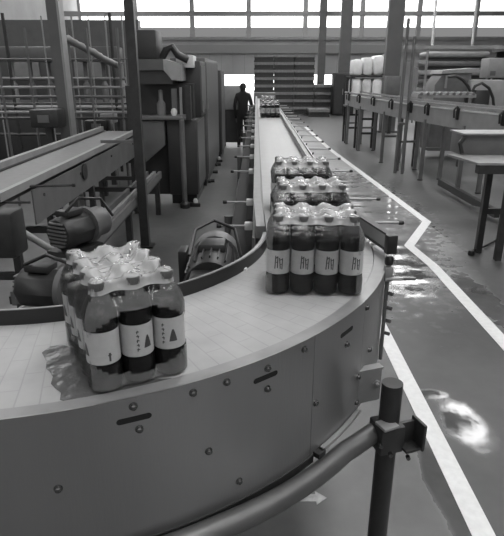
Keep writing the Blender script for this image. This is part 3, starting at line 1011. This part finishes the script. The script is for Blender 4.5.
MB().b2((-1.03, 7.62, 1.26), (-1.0, 7.66, 1.62)).build('door_edge', 'lightg', hm)
MB().lathe((-1.3, 7.72, 1.25), [(.06, 0), (.06, .16), (.03, .2), (.03, .33), (0, .34)], 14).build('spindle', 'midg', hm)
MB().lathe((-1.12, 7.66, 1.25), [(.03, 0), (.045, .05), (.03, .09), (0, .1)], 14).build('bright_knob', 'pale', hm)
mb = MB(); mb.extr([(-1.62, 7.65, 1.18), (-1.26, 7.65, 1.18), (-1.27, 7.65, .85), (-1.55, 7.65, .62)], (0, .25, 0)); mb.build('chute', 'midg', hm)
MB().cyl((-1.0, 7.5, .02), (-1.0, 7.5, 1.2), .035, 12).build('leg', 'midg', hm)
MB().b2((-1.02, 7.48, 1.2), (-.98, 7.62, 1.24)).build('leg_bracket', 'midg', hm)
MB().lathe((-1.0, 7.5, 0), [(.07, 0), (.07, .06), (.04, .09)], 14).build('foot', 'dark', hm)
mb = MB(); mb.tube([py_(160, 62, 7.9), py_(166, 50, 7.9), py_(172, 47, 7.9), py_(178, 55, 7.9), py_(188, 60, 7.9)], .05, 10); mb.build('duct', 'dark', hm)
MB().b2(py_(183, 60, 8.0) + Vector((-.1, 0, -.1)), py_(196, 56, 8.4), bev=.01).build('top_block', 'pale', hm)

cb = empty('machine_cabinet', (-1.0, 8.5, 0), 'dark low cabinet with black base standing at the machine aisle corner', 'cabinet')
MB().b2((-1.24, 7.72, .14), (-.83, 8.9, 1.19), bev=.01).build('body', 'cab', cb)
MB().b2((-1.22, 7.78, 0), (-.86, 8.85, .14)).build('plinth', 'black', cb)
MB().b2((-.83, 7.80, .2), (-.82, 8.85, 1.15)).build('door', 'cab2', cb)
for i, (y0, y1, zt, mm, lb) in enumerate(((8.2, 9.0, 1.96, 'cab', 'tall dark cabinet first in the row along the aisle'),
                                       (9.05, 11.9, 2.02, 'cab2', 'tall grey cabinet with side panel, second in the aisle row'),
                                       (11.95, 13.3, 1.85, 'cab', 'dark narrow cabinet farthest in the aisle row'))):
    x1 = -.80 if i < 2 else -.74
    z0 = 1.19 if i == 0 else .12
    c = empty('machine_cabinet', (x1 - .5, (y0 + y1) / 2, 0), lb, 'cabinet')
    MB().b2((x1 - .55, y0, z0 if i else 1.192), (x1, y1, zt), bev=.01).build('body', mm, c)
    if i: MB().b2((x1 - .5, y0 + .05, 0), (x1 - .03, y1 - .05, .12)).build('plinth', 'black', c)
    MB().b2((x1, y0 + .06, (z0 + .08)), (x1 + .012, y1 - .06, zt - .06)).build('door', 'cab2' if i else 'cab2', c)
    MB().b2((x1 + .012, y0 + .14, 1.25), (x1 + .03, y0 + .17, 1.42)).build('handle', 'lightg', c)
    if i == 1:
        c2 = c
        for y in (9.4, 10.3, 11.2): MB().cyl((x1 - .02, y, .03), (x1 + .08, y, .03), .03, 10).build('foot', 'black', c)
# feet with pale caps along the machine base
for i, (px, py) in enumerate(((197, 202), (208, 179), (215, 163), (220, 159))):
    p = pz(px, py, .06)
    f = MB().b2((p.x - .12, p.y - .05, 0), (p.x + .05, p.y + .05, .05), bev=.005).build('foot', 'black', cb if i == 0 else c2)
    MB().lathe((p.x - .02, p.y, .05), [(.03, 0), (.035, .03), (.02, .06), (0, .065)], 12).build('foot_cap', 'pale', f)
# grey board at the end of the aisle
bd = empty('panel_board', (-.58, 14.3, 0), 'grey upright panel on legs beside the person at the aisle end', 'panel')
MB().b2((-.86, 14.3, .92), (-.33, 14.36, 1.50), bev=.01).build('panel', 'lightg', bd)
for x in (-.80, -.42): MB().b2((x - .02, 14.32, 0), (x + .02, 14.36, .95)).build('leg', 'dark', bd)
MB().b2((-.86, 14.34, .10), (-.33, 14.38, .92)).build('lower_panel', 'cab', bd)

# ---------------------------------------------------------------- person (dark figure walking away)
def person(x, y, h):
    r = empty('person', (x, y, 0), 'person in dark clothes walking away down the aisle', 'person')
    k = h / 1.75
    V = {'pel': (0, 0, .95, .145), 'sp': (0, .01, 1.12, .13), 'ch': (0, .0, 1.32, .155), 'nk': (0, 0, 1.50, .06), 'hd': (0, .01, 1.60, .085), 'ht': (0, .01, 1.69, .075),
         'sl': (-.17, 0, 1.42, .065), 'el': (-.23, -.02, 1.14, .048), 'wl': (-.21, .07, .90, .034), 'hl': (-.20, .09, .80, .035),
         'sr': (.17, 0, 1.42, .065), 'er': (.24, -.04, 1.15, .048), 'wr': (.23, -.02, .90, .034), 'hr': (.22, -.01, .80, .035),
         'tl': (-.09, .02, .86, .10), 'kl': (-.11, .06, .50, .065), 'al': (-.13, -.02, .10, .042), 'fl': (-.14, .12, .045, .035),
         'tr': (.09, 0, .86, .10), 'kr': (.10, .04, .50, .065), 'ar': (.11, -.20, .12, .042), 'fr': (.12, -.08, .05, .035)}
    E_ = ['pel sp', 'sp ch', 'ch nk', 'nk hd', 'hd ht', 'ch sl', 'sl el', 'el wl', 'wl hl', 'ch sr', 'sr er', 'er wr', 'wr hr', 'pel tl', 'tl kl', 'kl al', 'al fl', 'pel tr', 'tr kr', 'kr ar', 'ar fr']
    names = list(V)
    me = bpy.data.meshes.new('body')
    me.from_pydata([Vector(V[n][:3]) * k for n in names], [tuple(names.index(q) for q in e.split()) for e in E_], [])
    ob = bpy.data.objects.new('body', me); COL.objects.link(ob); ob.parent = r
    md = ob.modifiers.new('skin', 'SKIN'); md.use_smooth_shade = True
    for i, n in enumerate(names):
        me.skin_vertices[0].data[i].radius = (V[n][3] * k, V[n][3] * k * (.75 if n in ('ch', 'sp', 'pel') else 1))
        me.skin_vertices[0].data[i].use_root = (n == 'pel')
    ob.modifiers.new('sub', 'SUBSURF').levels = 2
    ob.modifiers['sub'].render_levels = 2
    me.materials.append(M['cloth'])
    mb = MB(); mb.lathe((x, y + .01 * k, 1.60 * k), [(.088 * k, 0), (.092 * k, .05 * k), (.075 * k, .11 * k), (.04 * k, .135 * k), (0, .14 * k)], 16); mb.build('hair', 'hair', r)
    mb = MB()
    for s_, n in ((-1, 'hl'), (1, 'hr')):
        hx_, hy_, hz_, _ = [q_ * k for q_ in V[n]]
        for f_ in range(4):
            mb.tube([(x + hx_ + .0, y + hy_ + (f_ - 1.5) * .016, hz_), (x + hx_, y + hy_ + (f_ - 1.5) * .018, hz_ - .06 * k), (x + hx_ - s_ * .012, y + hy_ + (f_ - 1.5) * .018, hz_ - (.095 + .008 * (f_ in (1, 2))) * k)], .0085, 8)
        mb.tube([(x + hx_, y + hy_ + .03, hz_ + .01), (x + hx_ - s_ * .01, y + hy_ + .05, hz_ - .03), (x + hx_ - s_ * .015, y + hy_ + .052, hz_ - .05)], .009, 8)
    mb.build('fingers', 'skin', r)
    return r
pr_ = person(-.32, 14.0, 1.58)

# ================================================================ FAR END : pallet stacks, columns
def pallet_proto(w, d, h):
    r = empty('pallet', (0, 0, 0), 'x', 'pallet')
    MB().b2((-w / 2, -d / 2, h * .64), (w / 2, d / 2, h)).build('deck', 'wood2', r)
    MB().b2((-w / 2 + .02, -d / 2 + .04, h * .22), (w / 2 - .02, d / 2, h * .64)).build('load', 'dark', r)
    MB().b2((-w / 2, -d / 2 + .01, .0), (w / 2, d / 2, h * .22)).build('base_boards', 'cab', r)
    return r
w_, hh = .905, .315
proto = pallet_proto(w_, 1.1, hh)
LEV = ('on the floor', 'second layer up', 'third layer up', 'fourth layer up', 'fifth layer up', 'sixth layer up', 'seventh layer up', 'topmost layer')
first = True
for col_ in range(3):
    for lv in range(8):
        o = proto if first else copy_tree(proto)
        first = False
        o.location = (-.09 + w_ / 2 + col_ * (w_ + .012), 26.5, .02 + lv * (hh + .005))
        o['group'] = 'pallets of the big stack at the far end'
        o['label'] = 'loaded pallet in the %s column of the big far stack, %s' % (('left-hand', 'middle', 'right-hand')[col_], LEV[lv])
for lv in range(4):
    o = copy_tree(proto); o.location = (3.12, 26.4, .02 + lv * (hh + .005)); o['label'] = 'loaded pallet in the lower stack right of the big stack, ' + ('on the floor', 'second layer', 'third layer', 'topmost')[lv]; o['group'] = 'pallets in the lower stack'
o = copy_tree(proto); o.location = (2.75, 24.9, .0); o['label'] = 'single pallet lying on the floor before the lower stack'; del o['group']

def column(px0, px1, Y, label, m_='col', base=None):
    a, b = py_(px0, 60, Y), py_(px1, 60, Y)
    c = empty('steel_column', ((a.x + b.x) / 2, Y, 0), label, 'column')
    MB().b2((a.x, Y - .1, 0), (b.x, Y + .15, ZC)).build('shaft', m_, c)
    MB().b2((a.x - .08, Y - .18, 0), (b.x + .08, Y + .23, .04)).build('base_plate', 'dark', c)
    return c
column(318, 325, 27.2, 'thin grey column right of the big pallet stack')
column(339, 350, 26.6, 'grey column rising behind the dark cabinet')
column(385, 400, 18.0, 'thick grey column in front of the white sack stacks')
dk = empty('control_cabinet', (3.87, 25.1, 0), 'dark control cabinet at the foot of a grey column', 'cabinet')
MB().b2((3.40, 25.0, .03), (4.33, 25.7, 1.80), bev=.01).build('body', 'black', dk)
for x in (3.46, 3.90):
    MB().b2((x, 24.985, .10), (x + .38, 25.0, 1.74)).build('door', 'cab', dk)
MB().b2((3.80, 24.97, .9), (3.83, 24.99, 1.15)).build('handle', 'lightg', dk)
cp = empty('post_box', (3.1, 17.6, 0), 'grey box at the base of the thick column', 'box')
a, b = py_(386, 76, 17.6), py_(398, 95, 17.6)
MB().b2((a.x, 17.4, b.z), (b.x, 17.8, a.z), bev=.01).build('housing', 'midg', cp)
MB().b2(((a.x + b.x) / 2 - .05, 17.5, 0), ((a.x + b.x) / 2 + .05, 17.6, b.z)).build('stand', 'dark', cp)

# white sack stacks
rs = random.Random(9)
sg = 0
def sack_mesh(w, d, h, seed):
    q = random.Random(seed)
    mb = MB(); mb.box((0, 0, h / 2), (w, d, h), bev=min(h, w) * .28)
    for v in mb.bm.verts: v.co += Vector((q.uniform(-.01, .01), q.uniform(-.01, .01), q.uniform(-.008, .008)))
    return mb
pal = empty('bale_rack', (3.9, 20, 0), 'dark two-level rack carrying the white bales beside the thick column', 'rack')
for z in (.90, 1.66): MB().b2((3.22, 19.55, z), (4.75, 20.5, z + .055)).build('shelf', 'dark', pal)
for x in (3.25, 4.72):
    for y in (19.6, 20.45): MB().b2((x - .03, y - .03, 0), (x + .03, y + .03, 1.66)).build('upright', 'dark', pal)
for lvl in range(2):
    for i in range(4):
        hgt = .66 if lvl == 0 else .52 + .06 * i
        mb = sack_mesh(.325, .8, hgt, i + 10 * lvl)
        o = mb.build('wrapped_bale', 'sack' if i < 3 or lvl == 0 else 'greybox')
        o.location = (3.46 + i * .355, 19.98, (.957, 1.717)[lvl])
        tag(o, ('%s white wrapped bale on the %s shelf, left of the thick column' % (('leftmost', 'second', 'third', 'rightmost')[i], ('lower', 'upper')[lvl])), 'bale', 'wrapped bales')

# ================================================================ RIGHT : second conveyor line
rc = empty('conveyor', (2.8, 11, 0), 'long grey conveyor on tall legs across the right background', 'conveyor')
path = [(2.42, 15.3), (2.52, 13.5), (2.72, 11.0), (2.92, 9.7), (3.20, 8.3), (3.75, 6.4), (4.6, 4.6)]
ZR = 1.25
def ribbon(path, off0, off1, z0, z1):
    mb = MB(); vs = []
    for i, p in enumerate(path):
        p = Vector(p); d = (Vector(path[min(i + 1, len(path) - 1)]) - Vector(path[max(i - 1, 0)])).normalized(); n = Vector((-d.y, d.x))
        a, b = p + n * off0, p + n * off1
        vs.append([mb.bm.verts.new(v) for v in ((a.x, a.y, z0), (b.x, b.y, z0), (b.x, b.y, z1), (a.x, a.y, z1))])
    for p, q_ in zip(vs, vs[1:]):
        for k in range(4): mb._f((p[k], p[(k + 1) % 4], q_[(k + 1) % 4], q_[k]))
    mb._f(vs[0][::-1]); mb._f(vs[-1])
    return mb
ribbon(path, .01, .36, ZR - .05, ZR - .02).build('chain_belt', 'midg', rc)
ribbon(path, -.01, .01, ZR - .26, ZR).build('side_beam', 'lightg', rc)
ribbon(path, .36, .38, ZR - .24, ZR).build('side_beam', 'lightg', rc)
ribbon(path, -.03, .0, ZR + .045, ZR + .085).build('guide_rail', 'lightg', rc)
ribbon(path, .38, .40, ZR + .05, ZR + .09).build('guide_rail', 'lightg', rc)
ribbon(path, -.005, .02, ZR + .0, ZR + .02).build('top_edge', 'pale', rc)
def onpath(t):
    k = min(int(t), len(path) - 2); f = t - k
    a, b = Vector(path[k]), Vector(path[k + 1]); d = (b - a).normalized()
    return a.lerp(b, f), Vector((-d.y, d.x))
for t in (.3, .95, 1.45, 1.95, 2.6, 3.1, 3.75, 4.35, 4.8):
    p, n = onpath(t)
    mb = MB(); mb.box((p.x - n.x * .025, p.y - n.y * .025, ZR - .03), (.05, .045, .20), rz=math.atan2(n.y, n.x), bev=.01)
    mb.tube([(p.x - n.x * .04, p.y - n.y * .04, ZR + .07), (p.x - n.x * .09, p.y - n.y * .09, ZR + .02), (p.x - n.x * .08, p.y - n.y * .08, ZR - .10)], .016, 8)
    mb.build('rail_bracket', 'black', rc)
for t in (.25, 1.0, 1.75, 2.25, 3.05, 3.9, 4.9):
    p, n = onpath(t)
    a = p + n * .0; b = p + n * .37
    for q_ in (a, b):
        l = MB().b2((q_.x - .03, q_.y - .03, .02), (q_.x + .03, q_.y + .03, ZR - .2)).build('leg', 'midg', rc)
        MB().lathe((q_.x, q_.y, 0), [(.05, 0), (.05, .012), (.025, .02)], 12).build('foot', 'dark', l)
    MB().bar((a.x, a.y, .55), (b.x, b.y, .55), .04, .04).build('cross_bar', 'midg', rc)
# stools / frames under and in front of the line (tall rectangular leg frames)
for i, (px0, px1, pyb, lb) in enumerate(((345, 357, 143, 'small open stool frame farthest left under the right conveyor'),
                                     (357, 374, 150, 'open stool frame second from left under the right conveyor'))):
    a, b = pz(px0, pyb, 0), pz(px1, pyb, 0)
    s_ = empty('stand_frame', ((a.x + b.x) / 2, a.y, 0), lb, 'stand')
    for x in (a.x, b.x):
        for dy in (0, .4): MB().b2((x - .025, a.y + dy - .025, 0), (x + .025, a.y + dy + .025, .95)).build('leg', 'dark', s_)
    for z in (.38, .72): MB().b2((a.x, a.y - .02, z), (b.x, a.y + .02, z + .05)).build('cross_bar', 'dark', s_)
    MB().b2((a.x - .04, a.y - .05, .95), (b.x + .04, a.y + .45, .99)).build('top', 'midg', s_)
# pair of tall uprights
tp_ = empty('guard_frame', (2.72, 10.4, 0), 'pair of tall thin uprights standing before the right conveyor', 'frame')
for x, y, z in ((2.66, 10.35, 2.7), (2.77, 10.25, 2.4)):
    MB().cyl((x, y, 0), (x, y, z), .03, 10).build('post', 'midg', tp_)
MB().b2((2.63, 10.27, .9), (2.78, 10.33, .94)).build('cross_bar', 'midg', tp_)
# wide guard frame with rails
gf = empty('guard_frame', (4.2, 12.5, 0), 'tall grey tubular frame with a long overhead rail at right', 'frame')
for px in (404, 411, 426): p = py_(px, 70, 12.5); MB().cyl((p.x, 12.5, 0), (p.x, 12.5, 2.36), .028, 8).build('post', 'lightg', gf)
a, b = py_(404, 48, 12.5), py_(426, 61, 12.5)
MB().b2((a.x, 12.46, a.z - .02), (6.6, 12.54, a.z + .05)).build('top_rail', 'lightg', gf)
MB().b2((a.x, 12.48, b.z - .02), (b.x, 12.52, b.z + .02)).build('cross_bar', 'lightg', gf)
MB().cyl((6.3, 12.5, 0), (6.3, 12.5, 2.3), .028, 8).build('post', 'lightg', gf)
# coat-hook like stand
hk = empty('hook_stand', (3.35, 11.9, 0), 'thin pale tripod stand with a hooked top behind the right conveyor', 'stand')
p = py_(417, 70, 11.9)
MB().tube([(p.x, 11.9, .8), (p.x + .02, 11.9, p.z - .1), (p.x, 11.9, p.z + .03), (p.x - .06, 11.9, p.z + .05), (p.x - .08, 11.9, p.z)], .018, 8).build('pole', 'lightg', hk)
for dx in (-.12, .16): MB().cyl((p.x, 11.9, 1.5), (p.x + dx * 1.6, 11.9, 0), .016, 8).build('leg', 'lightg', hk)

# stacks of long horizontal bundles
for i in range(5):
    z = 1.2 + i * .26
    o = MB().b2((5.2, 17.6, z), (7.1, 18.6, z + .17), bev=.07).build('rolled_bundle', 'midg' if i % 2 else 'lightg')
    tag(o, '%s of five long grey bundles stacked left of the dark shelf' % ('lowest', 'second lowest', 'middle', 'second highest', 'highest')[i], 'bundle', 'stacked bundles')
bs = empty('storage_rack', (6.1, 18, 0), 'low dark rack holding the long grey bundles', 'rack')
MB().b2((5.1, 17.5, 1.08), (7.2, 18.7, 1.19)).build('shelf', 'dark', bs)
for i in range(1, 5):
    MB().b2((5.22, 17.7, 1.2 + i * .26 - .088), (7.08, 18.5, 1.2 + i * .26 - .001)).build('spacer', 'dark', bs)
for x in (5.2, 7.1): MB().b2((x - .05, 17.6, 0), (x + .05, 17.7, 1.08)).build('leg', 'dark', bs)
ds = empty('storage_rack', (8.3, 17.5, 0), 'dark shelving rack behind the boxes at far right', 'rack')
for z in (.9, 1.4, 1.9, 2.4): MB().b2((7.3, 17, z), (9.8, 18, z + .09)).build('shelf', 'dark', ds)
for x in (7.3, 9.75): MB().b2((x, 17, 0), (x + .08, 17.1, 2.6)).build('upright', 'dark', ds)
MB().b2((7.4, 17.9, 0), (9.7, 18.0, 2.5)).build('back_panel', 'cab', ds)
# wall pipes and bright fittings high up at right
for i, (px0, py0, px1, py1, Y, lb) in enumerate(((432, 30, 432, 48, 25, 'short bright vertical pipe high on the far wall, left one'), (472, 30, 472, 47, 25, 'short bright vertical pipe high on the far wall, right one'))):
    a, b = py_(px0, py0, Y), py_(px1, py1, Y)
    o = MB().cyl((a.x, Y, ZC), (b.x, Y, b.z), .06, 8).build('drop_pipe', 'pale'); tag(o, lb, 'pipe')
# grey machine with sloped lid, hoses
gm = empty('packing_machine', (4.35, 12.0, 0), 'boxy grey machine with a pale sloping lid and looping hoses', 'machine')
a, b = py_(436, 74, 12), py_(468, 96, 12)
mb = MB(); mb.extr([(a.x, 12, .2), (b.x, 12, .2), (b.x + .02, 12, a.z + .02), (a.x + .15, 12, a.z), (a.x, 12, a.z - .22)], (0, .7, 0)); mb.build('body', 'midg', gm)
mb = MB(); mb.extr([(a.x + .1, 11.95, a.z), (b.x + .15, 11.95, a.z + .06), (b.x + .15, 11.95, a.z + .12), (a.x + .12, 11.95, a.z + .07)], (0, .8, 0)); mb.build('lid', 'lightg', gm)
def hose(pts, Y, nm='hose'):
    MB().tube([py_(a, b, Y) for a, b in pts], .03, 8).build(nm, 'darkhose', gm)
hose([(448, 77), (456, 76), (463, 80), (468, 86), (471, 93)], 11.7)
hose([(472, 92), (475, 86), (482, 83), (489, 88), (493, 98), (494, 108)], 11.5)
MB().b2((a.x + .2, 11.96, 1.5), (a.x + .24, 12, 1.75)).build('handle', 'lightg', gm)
# cartons at the right edge
for i, (x0, y0, x1, y1, Y, m_, lb) in enumerate(((472, 80, 504, 110, 11.8, 'greybox', 'pale grey carton machine casing right of the looping hoses'),
                                          (476, 90, 488, 112, 11.6, 'cab', 'dark small cabinet in front of the pale casing'),
                                          (490, 58, 512, 78, 13.2, 'lightg', 'pale grey box standing high at the right edge'))):
    a, b = py_(x0, y0, Y), py_(x1, y1, Y)
    r = empty('equipment_box', ((a.x + b.x) / 2, Y, 0), lb, 'box')
    MB().b2((a.x, Y, b.z), (b.x, Y + (.15 if i == 1 else .5), a.z), bev=.02).build('housing', m_, r)
    MB().b2((a.x + .05, Y - .012, b.z + .05), (a.x + .3 * (b.x - a.x), Y, b.z + .15)).build('cover', 'midg', r)
    MB().b2((a.x + .05, Y + .05, 0), (a.x + .1, Y + .1, b.z)).build('leg', 'dark', r)
    MB().b2((b.x - .1, Y + .05, 0), (b.x - .05, Y + .1, b.z)).build('leg', 'dark', r)
# loose flat pack of parts on the right line
sp_ = empty('roller_table', (3.9, 11.0, 0), 'narrow pale roller table just behind the right conveyor', 'table')
a, b = py_(418, 96, 10.9), py_(476, 99, 10.9)
MB().b2((a.x, 10.9, a.z - .03), (b.x, 11.4, a.z + .03)).build('table_top', 'lightg', sp_)
for i in range(9):
    x = a.x + .06 + i * (b.x - a.x - .12) / 8; MB().cyl((x, 10.88, a.z + .04), (x, 11.42, a.z + .04), .03, 8).build('roller', 'midg', sp_)
for x in (a.x + .1, b.x - .1): MB().b2((x - .03, 11.1, 0), (x + .03, 11.16, a.z - .03)).build('leg', 'dark', sp_)

# near table with box beam at right edge
nt_ = empty('work_table', (2.4, 5.2, 0), 'dark-framed work table with pale top at the right edge', 'table')
zt = 1.05
tip, fr, rt = pz(447, 154, zt), pz(478, 163, zt), pz(512, 163, zt)
poly = [(tip.x, tip.y), (fr.x, fr.y), (3.0, fr.y - .05), (3.0, tip.y + .35)]
MB().prism(poly, zt - .02, zt).build('table_top', 'lightg', nt_)
MB().prism([(fr.x + .02, fr.y + .01), (3.0, fr.y - .03), (3.0, fr.y + .06), (fr.x + .02, fr.y + .09)], zt - .10, zt - .022).build('apron', 'dark', nt_)
lx = pz(497, 260, 0)
for x, y in ((lx.x, lx.y - .0), (2.95, 5.2), (lx.x - .1, 5.5), (2.95, 5.6)):
    MB().b2((x - .03, y - .03, 0), (x + .03, y + .03, zt - .022)).build('leg', 'dark', nt_)
MB().b2((lx.x - .1, 5.48, .42), (2.95, 5.52, .48)).build('cross_bar', 'dark', nt_)
a = pz(440, 182, .12); b = pz(497, 214, .12)
MB().bar(a, b, .07, .10).build('floor_shadow_bar', 'dark', nt_)  # dark bar standing in for the long shadow on the floor
MB().bar((lx.x - .1, 5.5, .45), (a.x - .2, 6.9, .15), .05, .05).build('brace', 'dark', nt_)
bb = empty('box_beam', (2.4, 5.6, 1.05), 'deep grey box beam resting on the work table at right', 'beam')
p0, p1 = py_(457, 133, 5.5), py_(457, 157, 5.5)
mb = MB(); mb.b2((p0.x, 5.35, zt + .001), (3.1, 5.65, p0.z), bev=.004); mb.build('beam_body', 'midg', bb)
MB().b2((p0.x - .01, 5.30, p0.z), (3.1, 5.68, p0.z + .015)).build('top_cap', 'lightg', bb)
MB().tube([(p0.x + .03, 5.33, p0.z), (p0.x - .03, 5.31, p0.z - .08), (p0.x, 5.31, p0.z - .17)], .02, 8).build('clamp', 'black', bb)
# foot pad with cable lying on the floor
fp = empty('foot_pedal', (0, 0, 0), 'small black foot pad with a trailing lead on the floor by the table', 'pedal')
a = pz(471, 255, 0)
fp.location = (a.x, a.y, 0); ORG[fp.name] = Vector((a.x, a.y, 0))
MB().lathe((a.x, a.y, 0), [(.03, 0), (.035, .01), (.03, .05), (0, .055)], 12).build('pad', 'black', fp)
MB().tube([(a.x, a.y, .045), pz(485, 246, .03), pz(500, 238, .02), pz(520, 236, .02)], .012, 8).build('lead', 'black', fp)
